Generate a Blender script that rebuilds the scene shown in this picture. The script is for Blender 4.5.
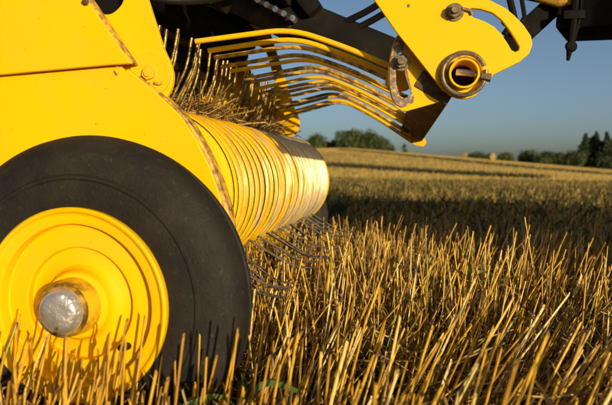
import bpy, bmesh, math, random
import numpy as np
from mathutils import Vector, Matrix
R = math.radians
random.seed(7); rng = np.random.default_rng(7)
for o in list(bpy.data.objects): bpy.data.objects.remove(o)
S = bpy.context.scene
COL = S.collection

# ------------------------------------------------------------------ camera
cd = bpy.data.cameras.new('camera'); cam = bpy.data.objects.new('camera', cd); COL.objects.link(cam)
cam.location = (0, 0, .45)
cam.rotation_euler = (R(90 - 3.086), 0, R(10.26))
cd.sensor_width = 36; cd.lens = 36 * 640 / 612
cd.clip_start = .02; cd.clip_end = 5000
cd.dof.use_dof = True; cd.dof.focus_distance = 1.32; cd.dof.aperture_fstop = 6.3
S.camera = cam
# ------------------------------------------------------------------ sky and sun
SUN_EL = 7.0
LIGHT = Vector((-.6 * math.cos(R(SUN_EL)), .8 * math.cos(R(SUN_EL)), -math.sin(R(SUN_EL))))
w = bpy.data.worlds.new('World'); S.world = w; w.use_nodes = True
nt = w.node_tree; bg = nt.nodes['Background']
sky = nt.nodes.new('ShaderNodeTexSky'); sky.sky_type = 'NISHITA'; sky.sun_disc = False
sky.sun_elevation = R(SUN_EL); sky.sun_rotation = math.atan2(-LIGHT.x, -LIGHT.y)
sky.air_density = .6; sky.dust_density = 2.2; sky.ozone_density = 1.3; sky.altitude = 100
nt.links.new(sky.outputs[0], bg.inputs[0]); bg.inputs[1].default_value = .13
sl = bpy.data.lights.new('sun', 'SUN'); sl.energy = 5.0; sl.angle = R(.53); sl.color = (1, .83, .56)
sun = bpy.data.objects.new('sun', sl); COL.objects.link(sun)
sun.location = (20, -40, 20); sun.rotation_euler = LIGHT.to_track_quat('-Z', 'Y').to_euler()
S.view_settings.view_transform = 'Standard'; S.view_settings.look = 'None'
S.view_settings.exposure = 0; S.view_settings.gamma = 1; S.view_settings.use_curve_mapping = False
S.render.engine = 'CYCLES'

# ------------------------------------------------------------------ material helpers
def mat(name):
    m = bpy.data.materials.new(name); m.use_nodes = True
    t = m.node_tree; return m, t, t.nodes['Principled BSDF']
def N(t, kind, **k):
    n = t.nodes.new(kind)
    for a, v in k.items():
        if a.startswith('i_'): n.inputs[a[2:].replace('_', ' ')].default_value = v
        else: setattr(n, a, v)
    return n
def noise(t, scale, detail=3, vec=None, rough=.55):
    n = N(t, 'ShaderNodeTexNoise', i_Scale=scale, i_Detail=detail, i_Roughness=rough)
    if vec is not None: t.links.new(vec, n.inputs['Vector'])
    return n.outputs['Fac']
def ramp(t, fac, stops):
    n = N(t, 'ShaderNodeValToRGB'); t.links.new(fac, n.inputs[0]); e = n.color_ramp.elements
    while len(e) < len(stops): e.new(.5)
    for q, (p, c) in zip(e, stops):
        q.position = p; q.color = (*c, 1) if len(c) == 3 else c
    return n.outputs[0]
def mixc(t, fac, a, b):
    n = N(t, 'ShaderNodeMix', data_type='RGBA')
    for s, v in ((n.inputs[0], fac), (n.inputs[6], a), (n.inputs[7], b)):
        if isinstance(v, (int, float)): s.default_value = v
        elif isinstance(v, tuple): s.default_value = (*v, 1)
        else: t.links.new(v, s)
    return n.outputs[2]
def math_(t, op, a, b=0.):
    n = N(t, 'ShaderNodeMath', operation=op, use_clamp=False)
    for s, v in ((n.inputs[0], a), (n.inputs[1], b)):
        if isinstance(v, (int, float)): s.default_value = v
        else: t.links.new(v, s)
    return n.outputs[0]
def bump(t, p, h, strength=.3, dist=.01):
    b = N(t, 'ShaderNodeBump', i_Strength=strength, i_Distance=dist); t.links.new(h, b.inputs['Height']); t.links.new(b.outputs[0], p.inputs['Normal'])
def pos(t): return N(t, 'ShaderNodeNewGeometry').outputs['Position']
BK = ((0, 0, 0), (1, 1, 1))
def bw(t, fac, a, b): return ramp(t, fac, [(a, (0, 0, 0)), (b, (1, 1, 1))])

M = {}
YEL = (.83, .472, .0004)
def yellow_paint(name, chips=.5, rust=.0, rough=.42):
    m, t, p = mat(name); P = pos(t)
    base = mixc(t, bw(t, noise(t, 3.2, 4, P), .3, .7), YEL, (.80, .438, .0004))
    speck = bw(t, noise(t, 170, 2, P), .745 - .03 * chips, .79 - .03 * chips)
    spots = bw(t, noise(t, 30, 8, P, .75), .72 - .05 * chips, .76 - .05 * chips)
    c = mixc(t, math_(t, 'MULTIPLY', speck, .8), base, (.17, .07, .015))
    c = mixc(t, math_(t, 'MULTIPLY', spots, .35 + .5 * rust), c, (.20, .09, .025))
    dust = bw(t, noise(t, 7, 5, P, .65), .45, .8)
    c = mixc(t, math_(t, 'MULTIPLY', dust, .16 + .4 * rust), c, (.36, .23, .09))
    t.links.new(c, p.inputs['Base Color'])
    r = math_(t, 'ADD', math_(t, 'MULTIPLY', noise(t, 14, 4, P), .25), rough - .12)
    t.links.new(r, p.inputs['Roughness'])
    p.inputs['Specular IOR Level'].default_value = .16
    bump(t, p, math_(t, 'ADD', noise(t, 2.2, 2, P), math_(t, 'MULTIPLY', noise(t, 160, 2, P), .012)), .25, .02)
    return m
M['yellow'] = yellow_paint('yellow_paint', .45)
M['yellow_worn'] = yellow_paint('worn_yellow_paint', 1.6, .7, .5)
def band_mat():
    m, t, p = mat('polished_band_steel'); P = pos(t); sx = N(t, 'ShaderNodeSeparateXYZ'); t.links.new(P, sx.inputs[0])
    mp = N(t, 'ShaderNodeMapping'); mp.inputs['Scale'].default_value = (5, 26, 5); t.links.new(P, mp.inputs[0])
    n1 = noise(t, 1.6, 5, mp.outputs[0], .6)
    mr = N(t, 'ShaderNodeMapRange', i_From_Min=1.25, i_From_Max=2.2, i_To_Min=-.13, i_To_Max=.17); t.links.new(sx.outputs['Y'], mr.inputs[0])
    wear = bw(t, math_(t, 'ADD', n1, mr.outputs[0]), .47, .60)
    grime = bw(t, noise(t, 34, 5, P, .7), .5, .72)
    c = mixc(t, wear, YEL, (.86, .72, .46))
    c = mixc(t, math_(t, 'MULTIPLY', grime, .45), c, (.22, .11, .03))
    t.links.new(c, p.inputs['Base Color'])
    t.links.new(math_(t, 'MULTIPLY', wear, .72), p.inputs['Metallic'])
    t.links.new(math_(t, 'ADD', math_(t, 'MULTIPLY', noise(t, 45, 3, P), .2), .52), p.inputs['Roughness'])
    tg = N(t, 'ShaderNodeCombineXYZ'); tg.inputs[1].default_value = 1.; t.links.new(tg.outputs[0], p.inputs['Tangent']); p.inputs['Anisotropic'].default_value = .9   # polished round the drum by the crop
    bump(t, p, noise(t, 30, 3, P), .12, .006)
    return m
M['band'] = band_mat()
def simple(name, stops, scale, rough, metal=0., bs=.2, bd=.004, detail=5, spec=.5):
    m, t, p = mat(name); P = pos(t)
    f = noise(t, scale, detail, P, .62)
    t.links.new(ramp(t, f, stops), p.inputs['Base Color'])
    p.inputs['Roughness'].default_value = rough; p.inputs['Metallic'].default_value = metal; p.inputs['Specular IOR Level'].default_value = spec
    if bs: bump(t, p, noise(t, scale * 4, 4, P), bs, bd)
    return m
M['rust'] = simple('rusty_steel', [(.32, (.10, .045, .015)), (.44, (.28, .15, .04)), (.54, (.55, .32, .04)), (.64, (.74, .42, .01))], 55, .6)
M['primer'] = simple('scuffed_bare_metal', [(.36, (.26, .19, .13)), (.48, (.16, .10, .06)), (.58, (.36, .26, .16)), (.68, (.66, .40, .02))], 110, .6, .2)
M['dark_rust_shade'] = simple('grimy_shade_dark_metal', [(.35, (.007, .005, .003)), (.58, (.024, .015, .008)), (.75, (.085, .045, .018))], 26, .7, .1, spec=.25)  # grimy metal, also the painted shade in the drum gaps
M['black'] = simple('black_painted_steel', [(.4, (.004, .0035, .003)), (.62, (.010, .008, .006)), (.8, (.035, .022, .012))], 14, .75, spec=.12)
M['hose'] = simple('black_rubber_hose', [(.4, (.006, .006, .006)), (.8, (.015, .014, .013))], 20, .5)
M['steel'] = simple('bright_steel', [(.35, (.42, .40, .36)), (.6, (.60, .57, .52)), (.8, (.30, .24, .18))], 40, .3, .9)
M['tine'] = simple('spring_steel_tine', [(.35, (.16, .13, .10)), (.6, (.36, .30, .22)), (.8, (.12, .07, .03))], 60, .35, .8)
M['tine_yellow'] = simple('polished_tine', [(.36, (.05, .03, .012)), (.48, (.22, .14, .045)), (.56, (.50, .33, .06)), (.66, (.09, .05, .02))], 55, .35, .6)
M['bolt'] = simple('grimy_zinc_bolt', [(.35, (.10, .075, .045)), (.6, (.22, .17, .10)), (.8, (.06, .035, .02))], 90, .5, .6)
M['hubpaint'] = simple('greasy_hub_paint', [(.33, (.05, .03, .008)), (.42, (.36, .20, .012)), (.52, (.68, .39, .006)), (.75, (.78, .45, .003))], 24, .45)
M['hub_grease_shade'] = simple('greasy_shaded_hub_lip', [(.35, (.03, .018, .006)), (.52, (.12, .065, .012)), (.66, (.45, .25, .02))], 34, .45)  # grease, with the shade on the hub lip put into the colour
M['beamdirt'] = simple('dirty_beam', [(.35, (.05, .028, .012)), (.55, (.13, .075, .03)), (.68, (.25, .15, .06)), (.78, (.6, .36, .02))], 38, .75)
M['cap'] = simple('dented_chrome_cap', [(.3, (.62, .60, .56)), (.6, (.82, .80, .75)), (.8, (.5, .45, .35))], 28, .33, .82, .40, .006, 3)
M['rod'] = yellow_paint('rod_paint', 2.2, .75, .4)
M['rod_dirty'] = simple('worn_rod', [(.34, (.06, .033, .012)), (.45, (.28, .16, .05)), (.55, (.55, .32, .03)), (.68, (.78, .45, .004))], 46, .4)
def tyre_mat():
    m, t, p = mat('dusty_tyre_rubber'); P = pos(t)
    d = bw(t, noise(t, 9, 6, P, .7), .38, .75)
    s = bw(t, noise(t, 120, 3, P), .62, .75)
    c = mixc(t, d, (.006, .005, .004), (.026, .019, .011))
    c = mixc(t, math_(t, 'MULTIPLY', s, .3), c, (.10, .07, .04))
    t.links.new(c, p.inputs['Base Color']); p.inputs['Roughness'].default_value = .72; p.inputs['Specular IOR Level'].default_value = .35
    bump(t, p, math_(t, 'ADD', noise(t, 60, 5, P), noise(t, 260, 3, P)), .35, .003)
    return m
M['tyre'] = tyre_mat()
def straw_mat(name, stops, trans=.12, rough=.42):
    m, t, p = mat(name)
    a = N(t, 'ShaderNodeAttribute', attribute_name='tint')
    oi = N(t, 'ShaderNodeObjectInfo')
    f = math_(t, 'FRACT', math_(t, 'ADD', a.outputs['Fac'], math_(t, 'MULTIPLY', oi.outputs['Random'], .0)))
    c = ramp(t, a.outputs['Fac'], stops)
    mp = N(t, 'ShaderNodeMapping'); mp.inputs['Scale'].default_value = (260, 260, 22); t.links.new(pos(t), mp.inputs[0])
    n = noise(t, 1, 3, mp.outputs[0])
    c = mixc(t, bw(t, n, .48, .72), c, (.20, .11, .03))
    t.links.new(c, p.inputs['Base Color']); p.inputs['Roughness'].default_value = rough
    p.inputs['Specular IOR Level'].default_value = .45
    return m
STR = [(0, (.08, .035, .008)), (.16, (.28, .13, .014)), (.42, (.62, .34, .025)), (.72, (.78, .47, .05)), (.95, (.85, .69, .32)), (1, (.30, .30, .04))]
M['straw'] = straw_mat('cut_straw', STR)
M['litter'] = straw_mat('straw_litter', [(0, (.07, .038, .015)), (.4, (.22, .125, .035)), (.8, (.46, .29, .08)), (1, (.62, .44, .17))])
M['wad'] = straw_mat('tangled_crop', [(0, (.10, .05, .015)), (.5, (.32, .18, .045)), (1, (.60, .38, .12))])
M['far_straw'] = straw_mat('far_stubble', [(0, (.20, .14, .03)), (.35, (.36, .25, .05)), (.7, (.58, .39, .08)), (.9, (.66, .46, .12)), (1, (.24, .25, .05))])
def leaf_mat(name, a, b, c):
    m, t, p = mat(name); at_ = N(t, 'ShaderNodeAttribute', attribute_name='tint')
    t.links.new(ramp(t, at_.outputs['Fac'], [(0, a), (.5, b), (1, c)]), p.inputs['Base Color']); p.inputs['Roughness'].default_value = .65
    p.inputs['Specular IOR Level'].default_value = .25
    return m
M['leaf'] = leaf_mat('broad_leaves', (.035, .05, .016), (.055, .075, .022), (.085, .10, .03))
M['needle'] = leaf_mat('dark_needles', (.018, .028, .012), (.03, .042, .016), (.05, .06, .022))
M['grass'] = leaf_mat('weed_green', (.06, .10, .02), (.09, .15, .03), (.14, .20, .05))
M['undergrowth'] = leaf_mat('shade_dark_undergrowth', (.030, .034, .010), (.055, .055, .014), (.12, .10, .025))  # grass green kept dark to deepen the long shadow band
M['weeds'] = leaf_mat('tramline_weeds', (.035, .03, .012), (.06, .055, .02), (.10, .085, .03))
M['bark'] = simple('bark', [(.3, (.04, .028, .02)), (.7, (.10, .075, .05))], 8, .85)
M['bale'] = simple('baled_straw', [(.3, (.17, .10, .035)), (.55, (.28, .18, .06)), (.8, (.38, .26, .10))], 14, .8, 0, .6, .04)
M['glass'] = simple('dark_cab_glass', [(.3, (.02, .025, .03)), (.7, (.03, .035, .04))], 2, .08, 0, 0)
M['green'] = simple('tractor_paint', [(.3, (.02, .08, .16)), (.7, (.025, .10, .19))], 4, .35)
def soil_mat():
    m, t, p = mat('stubble_ground'); P = pos(t)
    ln = N(t, 'ShaderNodeVectorMath', operation='LENGTH'); t.links.new(P, ln.inputs[0])
    soil = ramp(t, noise(t, 18, 6, P, .7), [(.3, (.012, .007, .004)), (.55, (.03, .018, .009)), (.75, (.07, .04, .016))])
    mp = N(t, 'ShaderNodeMapping'); mp.inputs['Rotation'].default_value = (0, 0, R(-24)); mp.inputs['Scale'].default_value = (.04, .55, .1); t.links.new(P, mp.inputs[0])
    rows = noise(t, 1, 4, mp.outputs[0], .6)
    far = ramp(t, rows, [(.30, (.24, .17, .05)), (.45, (.44, .31, .09)), (.60, (.60, .43, .14)), (.75, (.40, .34, .10))])
    g = bw(t, noise(t, .035, 4, P), .5, .68)
    far = mixc(t, math_(t, 'MULTIPLY', g, .6), far, (.26, .25, .07))
    mr = N(t, 'ShaderNodeMapRange', i_From_Min=6., i_From_Max=40., clamp=True); t.links.new(ln.outputs['Value'], mr.inputs[0])
    t.links.new(mixc(t, mr.outputs[0], soil, far), p.inputs['Base Color']); p.inputs['Roughness'].default_value = .95
    p.inputs['Specular IOR Level'].default_value = .1
    bump(t, p, noise(t, 9, 6, P, .75), .9, .06)
    return m
M['soil'] = soil_mat()
M['track'] = simple('dark_tramline', [(.3, (.05, .045, .018)), (.6, (.09, .085, .03)), (.8, (.16, .12, .045))], 1.5, .95)

# ------------------------------------------------------------------ geometry helpers
def mesh(name, V, F, m, smooth=False, tint=None):
    me = bpy.data.meshes.new(name)
    V = np.asarray(V, dtype=np.float32)
    if isinstance(F, np.ndarray):
        k = F.shape[1]
        me.vertices.add(len(V)); me.vertices.foreach_set('co', V.ravel())
        me.loops.add(F.size); me.loops.foreach_set('vertex_index', F.ravel().astype(np.int32))
        me.polygons.add(len(F)); me.polygons.foreach_set('loop_start', np.arange(0, F.size, k, dtype=np.int32))
        me.polygons.foreach_set('loop_total', np.full(len(F), k, dtype=np.int32)); me.update(calc_edges=True)
    else:
        me.from_pydata([tuple(map(float, v)) for v in V], [], [tuple(map(int, f)) for f in F]); me.update()
    if tint is not None:
        a = me.attributes.new('tint', 'FLOAT', 'POINT'); a.data.foreach_set('value', np.asarray(tint, dtype=np.float32))
    if smooth: me.polygons.foreach_set('use_smooth', np.ones(len(me.polygons), dtype=bool))
    if m is not None: me.materials.append(M[m] if isinstance(m, str) else m)
    return me
def put(name, me, parent=None, loc=(0, 0, 0), rot=(0, 0, 0), scale=(1, 1, 1)):
    o = bpy.data.objects.new(name, me); COL.objects.link(o)
    o.location = loc; o.rotation_euler = rot; o.scale = scale
    if parent is not None: o.parent = parent
    return o
def tag(o, label=None, cat=None, group=None, kind=None):
    for k, v in (('label', label), ('category', cat), ('group', group), ('kind', kind)):
        if v: o[k] = v
    return o
def thing(name, label, cat, loc=(0, 0, 0), group=None):
    o = put(name, None, None, loc); o.empty_display_size = .1
    return tag(o, label, cat, group)
def smooth_by_angle(me, deg=35):
    bm = bmesh.new(); bm.from_mesh(me)
    for f in bm.faces: f.smooth = True
    for e in bm.edges:
        if len(e.link_faces) == 2 and e.calc_face_angle(0) > R(deg): e.smooth = False
    bm.to_mesh(me); bm.free()
def rounded(pts, rad, seg=5):
    out = []; n = len(pts)
    for i in range(n):
        p0, p, p1 = Vector(pts[i - 1]), Vector(pts[i]), Vector(pts[(i + 1) % n])
        a, b = (p0 - p), (p1 - p); r = rad[i] if isinstance(rad, (list, tuple)) else rad
        if r <= 0: out.append(tuple(p)); continue
        L = min(r, a.length * .45, b.length * .45); A = p + a.normalized() * L; B = p + b.normalized() * L
        for k in range(seg + 1):
            u = k / seg; out.append(tuple(A * (1 - u) ** 2 + p * 2 * u * (1 - u) + B * u * u))
    return out
def circle(cx, cz, r, n=24, ph=0): return [(cx + r * math.cos(ph + 2 * math.pi * i / n), cz + r * math.sin(ph + 2 * math.pi * i / n)) for i in range(n)]
def plate_mesh(name, outlines, y0, y1, m, bev=.0015):
    """flat plate standing in the XZ plane between y0 and y1, first outline outside, the others holes"""
    c = bpy.data.curves.new(name, 'CURVE'); c.dimensions = '2D'; c.fill_mode = 'BOTH'
    c.extrude = max(.0005, abs(y1 - y0) / 2 - bev); c.bevel_depth = bev; c.bevel_resolution = 1; c.offset = -bev
    for ol in outlines:
        s = c.splines.new('POLY'); s.points.add(len(ol) - 1); s.use_cyclic_u = True
        for q, (x, z) in zip(s.points, ol): q.co = (x, z, 0, 1)
    o = bpy.data.objects.new(name, c); COL.objects.link(o)
    dg = bpy.context.evaluated_depsgraph_get(); me = bpy.data.meshes.new_from_object(o.evaluated_get(dg))
    bpy.data.objects.remove(o); bpy.data.curves.remove(c)
    ym = (y0 + y1) / 2
    me.transform(Matrix(((1, 0, 0, 0), (0, 0, -1, ym), (0, 1, 0, 0), (0, 0, 0, 1))))
    me.materials.clear(); me.materials.append(M[m]); me.name = name
    bm = bmesh.new(); bm.from_mesh(me); bmesh.ops.remove_doubles(bm, verts=bm.verts, dist=1e-5); bmesh.ops.recalc_face_normals(bm, faces=bm.faces); bm.to_mesh(me); bm.free()
    smooth_by_angle(me, 14)
    return me
def plate(name, outlines, y0, y1, m, parent, bev=.0015): return put(name, plate_mesh(name, outlines, y0, y1, m, bev), parent)
def catmull(P, k=6):
    P = [Vector(p) for p in P]; out = []
    Q = [P[0] * 2 - P[1]] + P + [P[-1] * 2 - P[-2]]
    for i in range(1, len(Q) - 2):
        a, b, c, d = Q[i - 1:i + 3]
        for s in range(k):
            u = s / k
            out.append(.5 * ((2 * b) + (c - a) * u + (2 * a - 5 * b + 4 * c - d) * u * u + (3 * b - a - 3 * c + d) * u ** 3))
    out.append(P[-1]); return out
def bend(P, r=.03, k=5):
    """straight runs with rounded corners"""
    P = [Vector(p) for p in P]; out = [P[0]]
    for i in range(1, len(P) - 1):
        a, b = P[i - 1] - P[i], P[i + 1] - P[i]; L = min(r, a.length * .48, b.length * .48)
        A, B = P[i] + a.normalized() * L, P[i] + b.normalized() * L
        for s in range(k + 1):
            u = s / k; out.append(A * (1 - u) ** 2 + P[i] * 2 * u * (1 - u) + B * u * u)
    out.append(P[-1]); return out
def tube_vf(P, rad, n=8, cap=True, flat=1.):
    P = [Vector(p) for p in P]; V = []; F = []; up = Vector((0, 1, 0))
    for i, p in enumerate(P):
        d = (P[min(i + 1, len(P) - 1)] - P[max(i - 1, 0)]).normalized()
        if abs(d.dot(up)) > .95: u_ = Vector((1, 0, 0))
        else: u_ = up
        a = d.cross(u_).normalized(); b = d.cross(a).normalized(); r = rad[i] if isinstance(rad, (list, tuple)) else rad
        for k in range(n):
            t = 2 * math.pi * k / n; V.append(p + a * math.cos(t) * r * flat + b * math.sin(t) * r)
    for i in range(len(P) - 1):
        for k in range(n):
            F.append((i * n + k, i * n + (k + 1) % n, (i + 1) * n + (k + 1) % n, (i + 1) * n + k))
    if cap:
        F.append(tuple(range(n))); F.append(tuple((len(P) - 1) * n + k for k in reversed(range(n))))
    return V, F
def fix(me, deg=40):
    bm = bmesh.new(); bm.from_mesh(me); bmesh.ops.recalc_face_normals(bm, faces=bm.faces); bm.to_mesh(me); bm.free(); smooth_by_angle(me, deg); return me
def tube(name, P, rad, m, parent=None, n=8, flat=1.): return put(name, fix(mesh(name, *tube_vf(P, rad, n, True, flat), m)), parent)
def lathe_mesh(name, prof, m, n=64, deg=30):
    """profile of (radius, y) turned round the Y axis"""
    V = []; F = []; k = len(prof)
    for i in range(n):
        t = 2 * math.pi * i / n
        for r, y in prof: V.append((r * math.cos(t), y, r * math.sin(t)))
    for i in range(n):
        for j in range(k - 1):
            a, b = i * k + j, ((i + 1) % n) * k + j; F.append((a, b, b + 1, a + 1))
    me = mesh(name, V, F, m)
    bm = bmesh.new(); bm.from_mesh(me); bmesh.ops.remove_doubles(bm, verts=bm.verts, dist=1e-6); bmesh.ops.recalc_face_normals(bm, faces=bm.faces); bm.to_mesh(me); bm.free()
    smooth_by_angle(me, deg); return me
def box_bm(bm, c, s, rot=None):
    r = bmesh.ops.create_cube(bm, size=1); vs = r['verts']
    bmesh.ops.scale(bm, verts=vs, vec=s)
    if rot is not None: bmesh.ops.rotate(bm, verts=vs, cent=(0, 0, 0), matrix=rot)
    bmesh.ops.translate(bm, verts=vs, vec=c)
def bm_obj(name, bm, m, parent=None, bev=0., seg=2, deg=35):
    if bev: bmesh.ops.bevel(bm, geom=list(bm.edges), offset=bev, segments=seg, affect='EDGES', profile=.5)
    bmesh.ops.recalc_face_normals(bm, faces=bm.faces)
    me = bpy.data.meshes.new(name); bm.to_mesh(me); bm.free(); me.materials.append(M[m]); smooth_by_angle(me, deg)
    return put(name, me, parent)
def box(name, c, s, m, parent=None, bev=.004, rot=None):
    bm = bmesh.new(); box_bm(bm, c, s, rot); return bm_obj(name, bm, m, parent, bev)
def beam(name, A, B, wid, hgt, m, parent=None, bev=.004):
    """box beam from A to B, wid across, hgt high"""
    A, B = Vector(A), Vector(B); d = (B - A).normalized(); s = d.cross(Vector((0, 0, 1))).normalized() if abs(d.z) < .95 else Vector((0, 1, 0)); u = s.cross(d)
    V = [p + s * wid / 2 * i + u * hgt / 2 * j for p in (A, B) for i, j in ((-1, -1), (1, -1), (1, 1), (-1, 1))]
    bm = bmesh.new(); vs = [bm.verts.new(v) for v in V]
    for f in ((0, 1, 2, 3), (7, 6, 5, 4), (0, 4, 5, 1), (1, 5, 6, 2), (2, 6, 7, 3), (3, 7, 4, 0)): bm.faces.new([vs[i] for i in f])
    return bm_obj(name, bm, m, parent, bev)
def hexbolt(name, x, z, y, r, parent, m='bolt', length=.012, shaft=.01, ph=.3):
    """nut with a washer and a stub of thread, facing the camera side (-Y) from plane y"""
    bm = bmesh.new()
    def cyl(rr, y0, y1, n, p=0):
        a = [bm.verts.new((x + rr * math.cos(p + 2 * math.pi * i / n), y0, z + rr * math.sin(p + 2 * math.pi * i / n))) for i in range(n)]
        b = [bm.verts.new((v.co.x, y1, v.co.z)) for v in a]
        for i in range(n): bm.faces.new((a[i], a[(i + 1) % n], b[(i + 1) % n], b[i]))
        bm.faces.new(a); bm.faces.new(b)
    cyl(r * 1.3, y, y - .0025, 24); cyl(r, y - .0025, y - length, 6, ph); cyl(r * .55, y - length, y - length - shaft, 14)
    return bm_obj(name, bm, m, parent, .0008, 1)

# ------------------------------------------------------------------ terrain
def sstep(v, a, b):
    t = np.clip((v - a) / (b - a), 0, 1); return t * t * (3 - 2 * t)
def hill(x, y):
    r = np.hypot(x, y); yy = np.maximum(y, 0)
    e = np.clip(.0243 * yy - .088 * x, -.012 * yy, .034 * yy)
    z = e * sstep(r, 8, 55)
    lim = 150.
    z = np.where(r > lim, z * lim / np.maximum(r, 1) - (r - lim) * .012, z)
    return z
def ground_z(x, y):
    x = np.asarray(x, float); y = np.asarray(y, float)
    n = .010 * np.sin(x * 9.1 + 1.3 * np.sin(y * 7.)) * np.sin(y * 8.3 + x * 2.) + .006 * np.sin(x * 23 + y * 17.)
    return hill(x, y) + n
nr, na = 170, 220
rad = np.concatenate([[0], np.geomspace(.12, 1500, nr)])
V = [(0, 0, 0)]; F = []
ang = np.linspace(0, 2 * np.pi, na, endpoint=False)
rr, aa = np.meshgrid(rad[1:], ang, indexing='ij'); gx = rr * np.cos(aa); gy = rr * np.sin(aa) + 1.
gz = ground_z(gx, gy)
V = np.stack([gx, gy, gz], -1).reshape(-1, 3)
i, j = np.meshgrid(np.arange(nr - 1), np.arange(na), indexing='ij'); j2 = (j + 1) % na
Fq = np.stack([i * na + j, (i + 1) * na + j, (i + 1) * na + j2, i * na + j2], -1).reshape(-1, 4)
V = np.vstack([V, [[0, 1, float(ground_z(0, 1.))]]]); c = len(V) - 1
Fl = [tuple(f) for f in Fq] + [(c, k, (k + 1) % na) for k in range(na)]
tag(put('ground', mesh('ground', V, Fl, 'soil', True)), kind='structure')
def strip(name, pts, wid):
    V = []; F = []
    for q, (x, y) in enumerate(pts):
        a = pts[max(q - 1, 0)]; b = pts[min(q + 1, len(pts) - 1)]; dx, dy = b[0] - a[0], b[1] - a[1]; L = math.hypot(dx, dy)
        for s in (-1, -.4, .4, 1):
            X, Y = x - dy / L * wid / 2 * s * (1 + .25 * math.sin(q * 1.7)), y + dx / L * wid / 2 * s
            V.append((X, Y, float(hill(X, Y)) + (.05 if abs(s) < .5 else .012)))
        if q: F += [((q - 1) * 4 + k, (q - 1) * 4 + k + 1, q * 4 + k + 1, q * 4 + k) for k in range(3)]
    return tag(put(name, mesh(name, V, F, 'track', True)), kind='structure')
TR = [[(-8 + 24 * u + 2 * math.sin(u * 3), 62 - 34 * u) for u in np.linspace(0, 1, 40)],
      [(-9 + 13 * u, 33 - 9 * u + math.sin(u * 4)) for u in np.linspace(0, 1, 30)]]
strip('tramline', TR[0], 1.5); strip('tramline', TR[1], .9)

# ------------------------------------------------------------------ the baler
baler = thing('round_baler', 'yellow round baler with its ribbed pickup drum lowered into the stubble', 'baler', (-.5, 1.75, 0))
BO = Vector((-.5, 1.75, 0))
def part(o, parent=None):
    """hang a mesh built in world metres under the baler or one of its parts"""
    p = parent or baler
    o.parent = p; o.matrix_parent_inverse = Matrix.Translation(-BO)
    return o
def sub(o, p):
    o.parent = p; return o
def P_(o): return part(o)
def S_(o, p): return sub(o, p)

# gauge wheels ---------------------------------------------------------------
RIM = [(.020, .05), (.132, .05), (.140, .066), (.146, .074), (.147, -.074), (.1502, -.090), (.1498, -.097), (.1468, -.1000), (.1435, -.0985), (.1410, -.0945), (.138, -.0930), (.128, -.0925), (.1250, -.0915), (.1240, -.089), (.1236, -.072), (.1220, -.0700),
       (.092, -.0765), (.0882, -.076), (.0870, -.0740), (.0866, -.0630), (.0850, -.0612), (.072, -.0635), (.060, -.0685), (.0560, -.0725), (.0540, -.0765), (.0520, -.0850), (.0495, -.0885), (.0455, -.0895), (.042, -.090)]
HUB = [(.0440, -.084), (.0425, -.108), (.0405, -.112), (.0405, -.121), (.0385, -.125), (.033, -.126)]
CAP = [(.0325, -.120), (.0340, -.126), (.0330, -.1305), (.0308, -.132), (.0298, -.1355), (.0262, -.1385), (.0175, -.1405), (.008, -.1412), (0, -.1412)]
TY = [(.140, -.073), (.1485, -.086), (.158, -.089), (.172, -.0905), (.187, -.0900), (.1895, -.0925), (.193, -.0925), (.1955, -.0885), (.206, -.0880), (.220, -.0840), (.2255, -.0825), (.2275, -.0800), (.236, -.0735), (.243, -.0630), (.2475, -.051)]
half = TY + [(.2493, -.040), (.2430, -.0365), (.2425, -.0315), (.2485, -.028), (.2470, -.0145), (.2405, -.011), (.2400, -.004), (.2440, -.001)]
half = [(r + max(0, r - .16) * .12, y) for r, y in half]
TYRE = half + [(r - max(0, -y) * .12 - .006, -y * .38) for r, y in reversed(half)]
rim_me = lathe_mesh('rim', RIM, 'yellow', 96, 22); hub_me = lathe_mesh('hub', HUB, 'hubpaint', 48); cap_me = lathe_mesh('hub_cap', CAP, 'cap', 48, 50); tyre_me = lathe_mesh('tyre', TYRE, 'tyre', 128, 32)
for k, v in enumerate(cap_me.vertices):                      # dents in the cap
    if v.co.y < -.131: v.co.y += .0013 * math.sin(v.co.x * 130 + 1) * math.sin(v.co.z * 150 + .5)
ring_me = lathe_mesh('hub_ring', [(.0405, -.1205), (.0400, -.1255), (.0378, -.1280), (.0352, -.1270), (.0340, -.124)], 'hub_grease_shade', 40)  # dark ring painted for the shaded lip round the cap
val = mesh('valve_stem', *tube_vf([(.0, 0, 0), (0, -.014, 0), (0, -.026, .004)], [.006, .005, .0045], 10), 'hose')
nut_proto = None
def wheel(x, y, z, lab):
    wh = part(put('gauge_wheel', rim_me)); wh.matrix_parent_inverse = Matrix.Identity(4); wh.location = Vector((x, y, z)) - BO
    wh['label'] = lab
    put('tyre', tyre_me, wh); put('hub', hub_me, wh); put('hub_cap', cap_me, wh); put('hub_ring', ring_me, wh)
    put('valve_stem', val, wh, (.1 * math.cos(R(-38)), -.076, .1 * math.sin(R(-38))))
    return wh
wheel(-.516, .972, .2415, 'near gauge wheel with black tyre, yellow rim and silver hub cap')
fw = wheel(-.645, 2.60, .249, 'far gauge wheel behind the pickup drum'); fw.rotation_euler = (0, 0, math.pi)

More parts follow.
